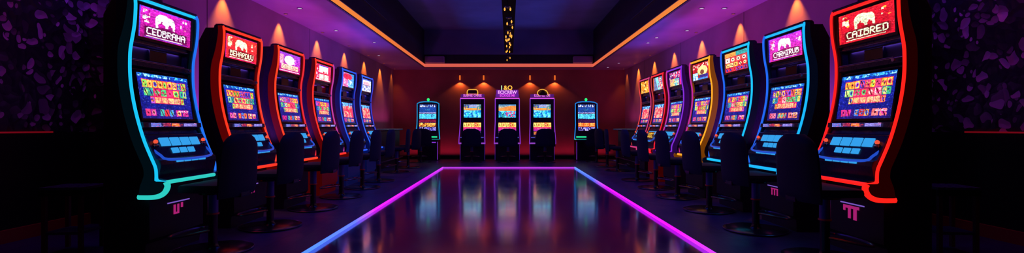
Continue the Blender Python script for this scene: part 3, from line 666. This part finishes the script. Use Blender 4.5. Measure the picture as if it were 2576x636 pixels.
    if logo:
        shared('badge_bar', badge, t)
        def letters(kind=logo):
            mb = MB()
            if kind == 'U':
                mb.box(-.055, -.035, -.104, -.100, .265, .33); mb.box(-.015, .003, -.104, -.100, .265, .33); mb.box(-.055, .003, -.104, -.100, .262, .275); mb.box(.025, .045, -.104, -.100, .30, .335)
            elif kind == 'W':
                mb.box(-.07, .07, -.104, -.100, .315, .335); mb.box(-.04, -.015, -.104, -.100, .245, .318); mb.box(.015, .045, -.104, -.100, .24, .318); mb.box(-.09, -.07, -.104, -.100, .295, .335)
            else:
                for x in (-.045, 0, .045): mb.box(x - .007, x + .007, -.104, -.100, .27, .33)
                mb.box(-.06, .065, -.104, -.100, .322, .332)
            return mb.build('badge', glow('badge_pink_glow', (225, 45, 150), .5))
        shared('badge_' + logo, letters, t, 'badge')
    def ind(): mb = MB(); mb.lathe([(.006, 0), (.006, .004), (.001, .006)], 10); o = mb.build('indicator_lamp', m_red); return o
    o = shared('indicator_lamp', ind, cab); o.location = (hook_side * .296, .12, 1.30); o.rotation_euler = (0, hook_side * math.pi / 2, 0)
    return t

m_body_red_lit = panel_mat('cabinet_red_lit', (150, 8, 6), .10, (110, 6, 5)); m_body_blue_lit = panel_mat('cabinet_blue_lit', (12, 22, 90), .3, (12, 22, 90))  # coloured light on these cabinets put into base colour and faint emission
CY, CYD = (15, 185, 240), (30, 110, 235)
RD = (255, 35, 20)
L = [ # z-centre, neon near edge, far edge, side panel (colour, glow), top art, main art, label, badge
 (3.64, (20, 180, 225), CYD, ((10, 70, 90), .10), 'top_magenta', 'main_a', 'leftmost slot machine, cyan glowing edges and a magenta top screen with a white beast', 'U'),
 (4.67, (255, 50, 25), (245, 60, 40), ((190, 10, 8), .28), 'top_red', 'main_b', 'slot machine with red side and red top screen, second from the left', 'T'),
 (5.70, (255, 60, 25), (230, 40, 50), ((190, 15, 8), .28), 'top_pink', 'main_c', 'red-sided slot machine with a violet and white top screen, third from the left', 'T'),
 (6.73, (250, 45, 25), (190, 60, 160), ((180, 12, 10), .28), 'top_pink_white', 'main_d', 'red-sided slot machine with a pink and white top screen, beside the blue ones', None),
 (7.77, (30, 80, 220), (40, 60, 200), ((15, 35, 150), .45), 'top_blue_pink', 'main_pink_a', 'blue-sided slot machine whose top screen is red, pink and light blue', None),
 (8.76, (40, 90, 230), (50, 60, 210), ((15, 30, 130), .4), 'top_white', 'main_pink_b', 'last slot machine of the left row, blue edges and a whitish top screen', None)]
for z, n1, n2, sd, kt, km, lab, lg in L:
    row_machine((-2.5, z, 0), math.pi / 2, n1, n2, sd, kt, km, lab, lg, -1, {6.73: m_body_red_lit, 7.77: m_body_blue_lit, 8.76: m_body_blue_lit}.get(z))
# local -x is the edge nearer the camera for the left row; +x for the right row
Rr = [
 (3.50, (255, 30, 22), (245, 30, 30), ((120, 6, 6), .12), 'top_crimson', 'main_e', 'rightmost slot machine, glowing red edges and a crimson top screen', 'W'),
 (4.52, (20, 170, 245), (30, 100, 235), ((10, 45, 90), .12), 'top_magenta_b', 'main_f', 'cyan-edged slot machine with a magenta top screen, second from the right', 'T'),
 (5.49, (20, 180, 235), (30, 100, 240), ((8, 45, 80), .12), 'top_reels', 'main_g', 'cyan-edged slot machine with rows of red and cream pictures on its top screen', 'T'),
 (6.50, (255, 160, 30), (190, 40, 150), ((225, 120, 10), .35), 'top_bear', 'main_h', 'slot machine with an orange side panel in the right row', None),
 (7.50, (120, 40, 200), (200, 50, 160), ((85, 20, 150), .28), 'top_violet', 'main_i', 'purple-sided slot machine beyond the orange one in the right row', None),
 (8.35, (230, 30, 45), (200, 60, 60), ((160, 12, 25), .25), 'top_ribbon', 'main_pink_c', 'red-edged slot machine with a light blue ribbon picture, second last of the right row', None),
 (9.15, (190, 50, 110), (220, 60, 60), ((90, 10, 60), .3), 'top_amber', 'main_pink_dd', 'last slot machine of the right row, with an amber top screen', None)]
for z, n1, n2, sd, kt, km, lab, lg in Rr:
    row_machine((2.5, z, 0), -math.pi / 2, n1, n2, sd, kt, km, lab, lg, 1, {8.35: m_body_red_lit}.get(z))
    if z == 8.35: screen(bpy.context.scene.objects[sorted(o.name for o in C.objects if o.name.startswith('slot_machine'))[-1]], 'deck_display', 'amber_info', (.098, .80), (.146, .695), .34, off=.016, bezel=0, label='amber lit button display')

# ------------------------------------------------------------------ upright machines against the back wall
PUR = glow('neon_purple', (140, 55, 215), .9); PINKG = glow('neon_pink', (225, 80, 230), 1.1); m_amber = glow('amber_letter', (255, 190, 70), 1.1); m_cream = glow('cream_letter', (240, 240, 200), 1.1)
def text_mesh(txt, size, m, parent, name, loc, ext=.006, rx=math.pi / 2):
    cu = bpy.data.curves.new(name, 'FONT'); cu.body = txt; cu.size = size; cu.extrude = ext; cu.align_x = 'CENTER'; cu.resolution_u = 3; cu.offset = size * .025
    to = bpy.data.objects.new('tmp_text', cu); C.objects.link(to); dg = bpy.context.evaluated_depsgraph_get(); dg.update()
    me = bpy.data.meshes.new_from_object(to.evaluated_get(dg)); bpy.data.objects.remove(to); bpy.data.curves.remove(cu)
    me.name = name; me.materials.clear(); me.materials.append(m)
    o = bpy.data.objects.new(name, me); C.objects.link(o); o.parent = parent; o.location = loc; o.rotation_euler = (rx, 0, 0); return o
def back_machine(x, label, topper, key):
    t = thing('slot_machine', label, 'slot machine', (x, 13.1, 0), 0, 'upright slot machines against the back wall')
    poly = [(0, 1.66), (-.45, 1.66), (-.45, 0), (.02, 0), (.02, .40), (.05, .43), (.05, .44), (0.0, .9)]
    MB().prism(poly, -.31, .31, .006).build('cabinet', m_body, t)
    pf = [(.02, 1.63), (.02, 1.05), (.06, .99), (.11, .66), (.19, .60), (.21, .56), (.19, .45), (.05, .42), (-.02, .8), (-.02, 1.63)]
    MB().prism(pf, -.30, .30, .004).build('front_panel', m_black, t)
    side = smoothcurve([(.03, 1.62), (.03, 1.3), (.035, 1.05), (.075, .9), (.12, .72), (.20, .60), (.215, .52), (.20, .44)], 4)
    sx = lambda z, s: s * (.315 + .022 * max(0, (1.0 - z)) / .56)
    for s in (-1, 1):
        MB().tube([(sx(z, s), -a, z) for a, z in side], .011, 8).build('light_strip', PUR, t, smooth=True)
        MB().tube([(sx(.44, s), -.20, .44), (s * .32, -.03, .42), (s * .32, -.03, .02)], .006, 6).build('pedestal_light', glow('neon_indigo', (70, 35, 160), .6), t, smooth=True)
        MB().box(min(s * .325, s * .19), max(s * .325, s * .19), -.222, -.20, .44, .475, bev=.004).build('deck_glow', glow('deck_violet', (170, 80, 225), .7), t)
        MB().box(min(s * .30, s * .20), max(s * .30, s * .20), -.20, -.185, .60, .615).build('deck_glow', glow('deck_blue', (90, 90, 215), .8), t)
    MB().tube([(-.315, -.03, 1.625), (.315, -.03, 1.625)], .013, 8).build('top_light', PINKG, t, smooth=True)
    screen(t, 'game_screen', key, (.024, 1.465), (.024, 1.125), .45, bezel=.02)
    screen(t, 'lower_screen', 'lower', (.068, .99), (.125, .655), .46, bezel=.015)
    # header
    h = MB(); h.box(-.31, .31, -.01, .05, 1.66, 1.735, bev=.008); hd = h.build('header', mat('header_violet', (.12, .03, .2), .3, 0, tuple(lin((120, 40, 170))), .35), t)
    if topper == 'arch':
        text_mesh('SLUHE OUSE', .085, glow('pink_letter', (235, 120, 235), 1.0), hd, 'letters', (0, -.02, 1.672))
        a = MB(); pts = smoothcurve([(-.13, -.02, 1.70), (-.14, -.02, 1.78), (-.11, -.02, 1.845), (0, -.02, 1.855), (.11, -.02, 1.845), (.14, -.02, 1.78), (.13, -.02, 1.70)], 4)
        a.tube(pts, .011, 8); arch = a.build('topper', m_amber, t, smooth=True)
        MB().box(-.12, .12, -.015, .03, 1.70, 1.84, bev=.02).build('topper_panel', mat('topper_dark', (.04, .01, .03), .3), arch)
        MB().box(-.11, .11, -.018, -.014, 1.72, 1.75).build('topper_band', glow('pinkish_band', (220, 110, 110), .8), arch)
    elif topper == 'dome':
        text_mesh('E.LUHEI OS', .085, glow('pink_letter', (235, 120, 235), 1.0), hd, 'letters', (0, -.02, 1.672))
        a = MB(); pts = smoothcurve([(-.06, -.02, 1.69), (-.12, -.02, 1.74), (-.10, -.02, 1.82), (0, -.02, 1.86), (.11, -.02, 1.82), (.15, -.02, 1.75), (.16, -.02, 1.69)], 4)
        a.tube(pts, .010, 8); arch = a.build('topper', m_amber, t, smooth=True)
        MB().lathe([(.001, 0), (.13, .0), (.12, .07), (.07, .125), (.001, .14)], 20, (.02, .03, 1.70)).build('topper_panel', mat('topper_dark', (.04, .01, .03), .3), arch)
    else:
        mb = MB(); mb.prism([(.03, 1.66), (.03, 1.83), (-.03, 1.85), (-.06, 1.66)], -.29, .29, .008); tp = mb.build('topper', mat('header_violet2', (.15, .03, .25), .3, 0, tuple(lin((130, 40, 190))), .55), t)
        text_mesh('ECICREW', .115, glow('pink_letter_b', (245, 170, 245), 1.1), tp, 'letters', (0, -.04, 1.745))
        text_mesh('ECKGE MI', .09, PINKG, tp, 'letters', (0, -.04, 1.67))
        text_mesh('I', .16, glow('mint_letter', (190, 240, 190), 1.0), tp, 'letter', (-.15, -.0, 1.85))
        text_mesh('&Q', .16, m_amber, tp, 'letter', (.02, -.0, 1.85))
    return t
back_machine(-.95, 'left one of three upright purple-lit slot machines, with an amber arch on top', 'arch', 'sea')
back_machine(-.04, 'middle upright slot machine on the back wall, its pink sign topped with amber figures', 'sign', 'sea_b')
back_machine(.87, 'right one of three upright purple-lit slot machines, with an amber dome outline on top', 'dome', 'sea')

def corner_machine(x, label, key, n):
    t = thing('slot_machine', label, 'slot machine', (x, 13.15, 0), 0, 'rounded cyan-edged slot machines in the back corners')
    MB().prism([(0, 1.47), (-.4, 1.47), (-.4, 0), (.02, 0), (.02, .50), (.05, .56), (0, .9)], -.27, .27, .006).build('cabinet', m_body, t)
    pc = smoothcurve([(.0, 1.49), (.0, 1.35), (.0, 1.15), (.02, .98), (.06, .80), (.13, .66), (.20, .56)], 4)
    MB().prism([(a - .01, z) for a, z in pc] + [(.18, .50), (.05, .50), (-.06, .8), (-.06, 1.49)], -.28, .28, .004).build('front_panel', m_black, t)
    sx = lambda z: .285 + .05 * max(0, (.95 - z) / .4) ** 1.4
    mc = glow('neon_%d_%d_%d' % n, n, 1.0)
    path = [(-sx(z), -a - .01, z) for a, z in pc[::-1]] + [(-.22, -.01, 1.525), (-.1, -.01, 1.54), (.1, -.01, 1.54), (.22, -.01, 1.525)] + [(sx(z), -a - .01, z) for a, z in pc]
    MB().tube(path, .012, 8).build('light_strip', mc, t, smooth=True)
    MB().prism([(-.01, 1.53), (-.1, 1.53), (-.1, 1.46), (-.01, 1.46)], -.24, .24, .01).build('top_cap', m_black, t)
    mg = glow('neon_green', (40, 220, 150), .9)
    MB().box(-.33, -.29, -.235, -.20, .55, .57).build('foot_light', mg, t)
    MB().tube([(-.31, -.20, .555), (.31, -.20, .555)], .008, 6).build('deck_light', glow('neon_teal', (20, 140, 150), .6), t, smooth=True)
    MB().box(-.05 if x < 0 else -.28, .26 if x < 0 else -.02, -.175, -.15, .60, .64).build('deck_panel', mg, t)
    screen(t, 'game_screen', key, (.006, 1.465), (.075, .78), .44, bezel=.015, off=.012)
    MB().lathe([(.02, 0), (.02, .03), (.034, .045), (.038, .065), (.03, .088), (.012, .10), (.001, .102)], 16, (0, .03, 1.535)).build('beacon', glow('beacon_green', (40, 235, 120), 1.2), t, smooth=True)
    MB().tube([(.25 if x < 0 else -.25, -.03, .49), (.25 if x < 0 else -.25, -.03, .02)], .006, 6).build('pedestal_light', PUR, t)
    MB().box(0, .22, -.13, -.10, .46, .49, bev=.004).build('tray_lamp', PUR, t)
    return t
corner_machine(-2.12, 'cyan-edged slot machine with a green beacon in the left back corner', 'corner', (20, 150, 215))
corner_machine(2.03, 'cyan-edged slot machine with a green beacon in the right back corner', 'corner_b', (25, 130, 225))

# ------------------------------------------------------------------ chairs
def make_chair():
    t = thing('swivel_chair', '', 'chair')
    # local: facing -y (towards its machine), backrest at +y
    mb = MB(); mb.box(-.22, .22, -.12, .20, .435, .495, bev=.028); mb.build('seat', m_leather, t, smooth=True)
    # curved backrest: rounded-top slab, bowed
    bm = bmesh.new(); N, Mz = 14, 14; g0 = []; g1 = []
    for j in range(Mz + 1):
        z = .40 + .44 * j / Mz
        hw = .25 * (1 - .55 * max(0, (z - .70) / .14) ** 3.2) * (0.97 - .09 * max(0, (z - .55) / .29))
        r0, r1 = [], []
        for i in range(N + 1):
            u = -1 + 2 * i / N; bow = -.045 * u * u
            y = .215 + bow + .06 * (z - .40); th = .028 * math.sqrt(max(.05, 1 - u ** 6)) * math.sqrt(max(.12, 1 - abs((z - .62) / .222) ** 6))
            r0.append(bm.verts.new((u * hw, y - th, z))); r1.append(bm.verts.new((u * hw, y + th, z)))
        g0.append(r0); g1.append(r1)
    for j in range(Mz):
        for i in range(N):
            bm.faces.new((g0[j][i], g0[j][i + 1], g0[j + 1][i + 1], g0[j + 1][i])); bm.faces.new((g1[j][i + 1], g1[j][i], g1[j + 1][i], g1[j + 1][i + 1]))
        bm.faces.new((g0[j][0], g0[j + 1][0], g1[j + 1][0], g1[j][0])); bm.faces.new((g0[j][N], g1[j][N], g1[j + 1][N], g0[j + 1][N]))
    for i in range(N):
        bm.faces.new((g0[0][i], g1[0][i], g1[0][i + 1], g0[0][i + 1])); bm.faces.new((g0[Mz][i], g0[Mz][i + 1], g1[Mz][i + 1], g1[Mz][i]))
    k = MB(); k.bm.free(); k.bm = bm; k.build('backrest', m_leather, t, smooth=True)
    MB().box(-.06, .06, .14, .235, .39, .44, bev=.01).build('bracket', m_base, t)
    MB().lathe([(.09, .41), (.09, .428), (.08, .436)], 20).build('seat_plate', m_base, t)
    p = MB(); p.lathe([(.034, .27), (.034, .415)], 20); pole = p.build('pole', m_pole, t, smooth=True)
    MB().lathe([(.040, .262), (.041, .268), (.040, .274)], 20).build('collar', mat('red_collar', (.7, .08, .08), .3, .3), pole, smooth=True)
    MB().lathe([(.05, .02), (.036, .035), (.030, .06), (.030, .265)], 20).build('column', m_base, t, smooth=True)
    # tear-drop floor plate, pointed towards the machine
    pts = []
    for i in range(40):
        a = 2 * math.pi * i / 40; r = .27 * (1 - .25 * abs(math.sin(a)) if math.sin(a) < 0 else 1)
        x = .27 * math.cos(a) * (1 - .28 * max(0, -math.sin(a))); y = .27 * math.sin(a) * (1.0 if math.sin(a) < 0 else .95)
        pts.append((x, y))
    bm = bmesh.new(); lo = [bm.verts.new((x, y, 0.0)) for x, y in pts]; mi = [bm.verts.new((x, y, .012)) for x, y in pts]; hi = [bm.verts.new((x * .9, y * .9, .022)) for x, y in pts]
    bm.faces.new(lo[::-1]); bm.faces.new(hi)
    for A_, B_ in ((lo, mi), (mi, hi)):
        for i in range(40): bm.faces.new((A_[i], A_[(i + 1) % 40], B_[(i + 1) % 40], B_[i]))
    k = MB(); k.bm.free(); k.bm = bm; k.build('base_plate', m_base, t, smooth=True)
    MB().tube([(x * 1.005, y * 1.005, .011) for x, y in pts], .004, 6, closed=True).build('base_rim', m_trim, t, smooth=True)
    # footrest bar
    f = MB(); f.tube(smoothcurve([(-.03, -.01, .15), (-.15, -.10, .14), (-.19, -.18, .13), (-.12, -.225, .13), (0, -.235, .13), (.12, -.225, .13), (.19, -.18, .13), (.15, -.10, .14), (.03, -.01, .15)], 5), .009, 8)
    f.build('footrest', m_trim, t, smooth=True)
    return t
proto = make_chair(); first = True
def put_chair(x, y, rz, label, group='swivel chairs'):
    global first
    o = proto if first else copy_tree(proto); first = False
    o.location = (x, y, 0); o.rotation_euler = (0, 0, rz); o['label'] = label; o['group'] = group; return o
ch = [(3.59, 'black swivel chair in front of the leftmost cyan-edged machine'), (4.45, 'black swivel chair at the red machine with the beast picture in the left row'),
      (5.43, 'black swivel chair at the third machine of the left row'), (6.34, 'black swivel chair at the fourth machine of the left row, the last red one'),
      (7.25, 'black swivel chair at the first blue-sided machine of the left row'), (8.15, 'black swivel chair at the last machine of the left row')]
for y, lab in ch: put_chair(-2.12, y, -math.pi / 2, lab, 'swivel chairs of the left row')
ch = [(3.36, 'black swivel chair in front of the rightmost red-edged machine'), (4.30, 'black swivel chair at the magenta-screened machine second from the right'),
      (5.30, 'black swivel chair at the cyan-edged machine third from the right'), (6.29, 'black swivel chair at the orange-sided machine'),
      (7.22, 'black swivel chair at the purple-sided machine'), (8.27, 'black swivel chair at the far red-edged machine of the right row')]
for y, lab in ch: put_chair(2.12, y, math.pi / 2, lab, 'swivel chairs of the right row')
for x, lab in ((-.92, 'black swivel chair before the left upright machine at the back'), (-.02, 'black swivel chair before the middle upright machine at the back'), (.90, 'black swivel chair before the right upright machine at the back')):
    put_chair(x, 12.45, math.pi, lab, 'swivel chairs at the back wall')
put_chair(-2.20, 12.5, R(200), 'black swivel chair before the left corner machine with the green beacon', 'swivel chairs at the back wall')
put_chair(2.20, 12.55, R(168), 'black swivel chair before the right corner machine with the green beacon', 'swivel chairs at the back wall')
put_chair(-2.18, 9.75, R(-80), 'black swivel chair at the nearer end of the left bar counter', 'swivel chairs at the counters')
put_chair(-2.18, 10.85, R(-100), 'black swivel chair at the farther end of the left bar counter', 'swivel chairs at the counters')
put_chair(2.18, 10.05, R(80), 'black swivel chair at the nearer end of the right bar counter', 'swivel chairs at the counters')
put_chair(2.18, 11.1, R(100), 'black swivel chair at the farther end of the right bar counter', 'swivel chairs at the counters')

# ------------------------------------------------------------------ bar counters at the far ends of the side walls
for s, lab in ((-1, 'black bar counter along the far left wall'), (1, 'black bar counter along the far right wall')):
    t = thing('bar_counter', lab, 'counter', (s * 2.86, 11.0, 0), 0)
    MB().box(-.20, .20, -1.2, 1.2, 0, .80, bev=.01).build('counter_body', m_body, t)
    MB().box(-.30, .26, -1.3, 1.3, .80, .845, bev=.012).build('counter_top', m_black, t)
    MB().tube([(-s * .28, -1.15, .16), (-s * .28, 1.15, .16)], .015, 8).build('foot_rail', m_trim, t, smooth=True)
    for yy in (-1.1, 0, 1.1):
        MB().tube([(-s * .28, yy, .16), (-s * .19, yy, .16)], .008, 6).build('rail_bracket', m_trim, t)

# ------------------------------------------------------------------ slatted stools in the dark near corners
def stool(x, y, rz, label):
    t = thing('slatted_stool', label, 'stool', (x, y, 0), rz, 'slatted stools in the near corners')
    for i in range(5): MB().box(-.14 + i * .058, -.14 + i * .058 + .045, -.13, .13, .445, .465, bev=.003).build('slat', mat('slat_blue_black', (.03, .03, .12), .35), t)
    for yy in (-.13, .11): MB().box(-.14, .135, yy, yy + .02, .405, .445).build('rail', m_base, t)
    for a in (-.13, .105):
        for b in (-.12, .095): MB().box(a, a + .025, b, b + .025, 0, .405).build('leg', mat('stool_oxblood', (.12, .02, .04), .4), t)
    MB().box(-.12, .12, -.11, .11, .13, .15, bev=.003).build('shelf', mat('slat_blue_black', (.03, .03, .12), .35), t)
stool(-3.14, 3.62, R(6), 'low dark slatted stool in the near left corner beside the machines')
stool(3.16, 3.62, R(-6), 'low dark slatted stool in the near right corner beside the machines')

# ------------------------------------------------------------------ wall-wash spots recessed in the soffit
m_ring = mat('fixture_ring', (.25, .22, .3), .35, .6); m_lamp = glow('warm_lamp', (255, 120, 50), .35); m_dl = glow('white_lamp', (220, 200, 240), .8)
def fixture(name, label, loc, group, m_l, r=.03, spot=None, rot=(0, 0, 0)):
    t = thing(name, label, 'ceiling light', loc, 0, group)
    bm = MB(); n = 20
    prof = [(r, -.0), (r, -.006), (r * .72, -.006), (r * .70, .0)]
    bm.lathe(prof, n); key = 'ring%g' % r
    bm.build('housing', m_ring, t, smooth=True)
    MB().lathe([(r * .70, -.0062), (r * .66, -.0085), (.001, -.009)], n).build('lamp', m_l, t, smooth=True)
    if spot:
        pw, ang, bl, col = spot
        d = bpy.data.lights.new('wall_spot', 'SPOT'); d.energy = pw; d.spot_size = ang; d.spot_blend = bl; d.color = col; d.shadow_soft_size = .012
        o = bpy.data.objects.new('wall_spot', d); C.objects.link(o); o.parent = t; o.location = (0, 0, -.02); o.rotation_euler = rot
    return t
ORA = (1.0, .30, .045)
names = ['nearest', 'second nearest', 'third nearest', 'fourth nearest', 'fifth nearest', 'sixth nearest', 'farthest']
for s, X, side in ((-1, XL, 'left'), (1, XR, 'right')):
    for k, y in enumerate((5.57, 6.93, 8.30, 9.68, 11.0, 12.35, 13.55)):
        fixture('wall_washer', 'orange wall light above the %s wall, %s of its row' % (side, names[k]), (X - s * .095, y, CEIL), 'orange wall lights of the %s wall' % side, m_lamp, .028, (44.0 if k < 6 else 8.0, R(72), .75, (1.0, .27, .02)), (0, s * R(-3), 0))
for x, lab in ((-1.34, 'orange wall light on the back wall above the left upright machine'), (-.69, 'orange wall light on the back wall just left of the middle machine sign'), (.58, 'orange wall light on the back wall just right of the middle machine sign'), (1.26, 'orange wall light on the back wall above the right upright machine')):
    t = thing('wall_lamp', lab, 'wall light', (x, YB - .075, 2.16), 0, 'orange wall lights of the back wall')
    MB().lathe([(.016, .0), (.020, .01), (.020, .12), (.016, .13)], 16).build('glass_tube', glow('tube_orange', (235, 105, 35), 1.0), t, smooth=True)
    MB().tube([(0, 0, .10), (0, .075, .10)], .012, 8).build('wall_arm', m_ring, t)
    MB().lathe([(.030, .128), (.030, .145), (.001, .148)], 16).build('cap', m_ring, t, smooth=True)
    d = bpy.data.lights.new('wall_spot', 'SPOT'); d.energy = 7.5; d.spot_size = R(122); d.spot_blend = .35; d.color = ORA; d.shadow_soft_size = .012
    o = bpy.data.objects.new('wall_spot', d); C.objects.link(o); o.parent = t; o.location = (0, 0, -.02)
dl = [(-2.755, 6.6, 'left soffit downlight nearest the camera'), (-2.80, 8.12, 'left soffit downlight, second from the camera'), (-2.49, 9.27, 'left soffit downlight nearest the amber cove'), (-2.85, 10.98, 'left soffit downlight farthest away'),
      (2.54, 6.6, 'right soffit downlight of the near pair, cove side'), (2.84, 6.6, 'right soffit downlight of the near pair, wall side'), (2.89, 8.12, 'lone right soffit downlight close to the wall'), (2.59, 8.77, 'right soffit downlight of the middle pair, nearer one'), (2.59, 9.32, 'right soffit downlight of the middle pair, farther one'), (2.70, 12.3, 'right soffit downlight just before the back corner'), (2.61, 13.2, 'right soffit downlight in the back corner')]
for x, y, lab in dl: fixture('downlight', lab, (x, y, CEIL), 'white downlights in the soffit', m_dl, .038)

# ------------------------------------------------------------------ boxes at the back of the coffer
for x, lab in ((-1.93, 'violet-grey box on the left end of the coffer ledge'), (1.93, 'violet-grey box on the right end of the coffer ledge')):
    t = thing('speaker_box', lab, 'speaker', (x, CY1 - .10, CEIL + .10), 0, 'boxes on the coffer ledge')
    MB().box(-.25, .25, -.06, .11, 0, .16, bev=.006).build('housing', mat('box_violet', (.35, .25, .55), .5), t)
    MB().box(-.23, .23, -.066, -.06, .02, .14).build('grille', mat('box_violet_b', (.28, .20, .48), .6), t)

# ------------------------------------------------------------------ hanging beam with amber pendants
t = thing('hanging_beam', 'long black beam hung under the blue coffer roof', 'light fixture', (0, 9.7, 2.80))
MB().box(-.11, .11, -3.6, 3.3, 0, .18, bev=.01).build('beam', mat('beam_black', (.002, .002, .003), .8, spec=.1), t)
for yy in (-3.2, 0, 3.0): MB().tube([(0, yy, .18), (0, yy, .62)], .01, 8).build('hanger', m_base, t)
rnd = random.Random(4)
pend = [(-.02, 7.5, 2), (0, 8.25, 2), (.03, 8.8, 1), (-.01, 9.35, 4), (.02, 9.75, 4), (-.02, 10.2, 4), (0, 10.65, 3), (-.02, 11.55, 3), (0, 12.85, 2)]
pl = ['amber pendant cluster at the near end of the hanging beam', 'pair of amber bulbs second along the beam', 'single small amber bulb third along the beam', 'amber cluster fourth along the beam', 'amber cluster at the middle of the beam', 'amber cluster just past the beam middle', 'amber cluster seventh along the beam', 'small amber cluster near the far end of the beam', 'last amber pendant at the far tip of the beam']
m_glass = mat('dark_glass', (.05, .06, .12), .08, 0)
m_bulb = glow('amber_bulb', (255, 170, 60), 1.3)
for (x, y, n), lab in zip(pend, pl):
    q = thing('pendant_lamp', lab, 'pendant lamp', (x, y, 2.80), 0, 'amber pendants under the hanging beam')
    MB().lathe([(.006, -.12), (.006, 0)], 8).build('stem', m_base, q)
    MB().lathe([(.02, -.135), (.05, -.125), (.05, -.115), (.01, -.105)], 16).build('canopy', m_glass, q, smooth=True)
    for i in range(n):
        a = 2 * math.pi * i / max(n, 1) + rnd.random(); r = .045; cx, cy, cz = r * math.cos(a), r * math.sin(a) * .8, -.12 - rnd.random() * .1
        MB().tube([(cx, cy, -.115), (cx, cy, cz - .01)], .003, 6).build('rod', m_glass, q)
        MB().lathe([(.001, -.050), (.008, -.045), (.013, -.030), (.012, -.015), (.005, 0), (.001, .001)], 12, (cx, cy, cz)).build('bulb', m_bulb, q, smooth=True)
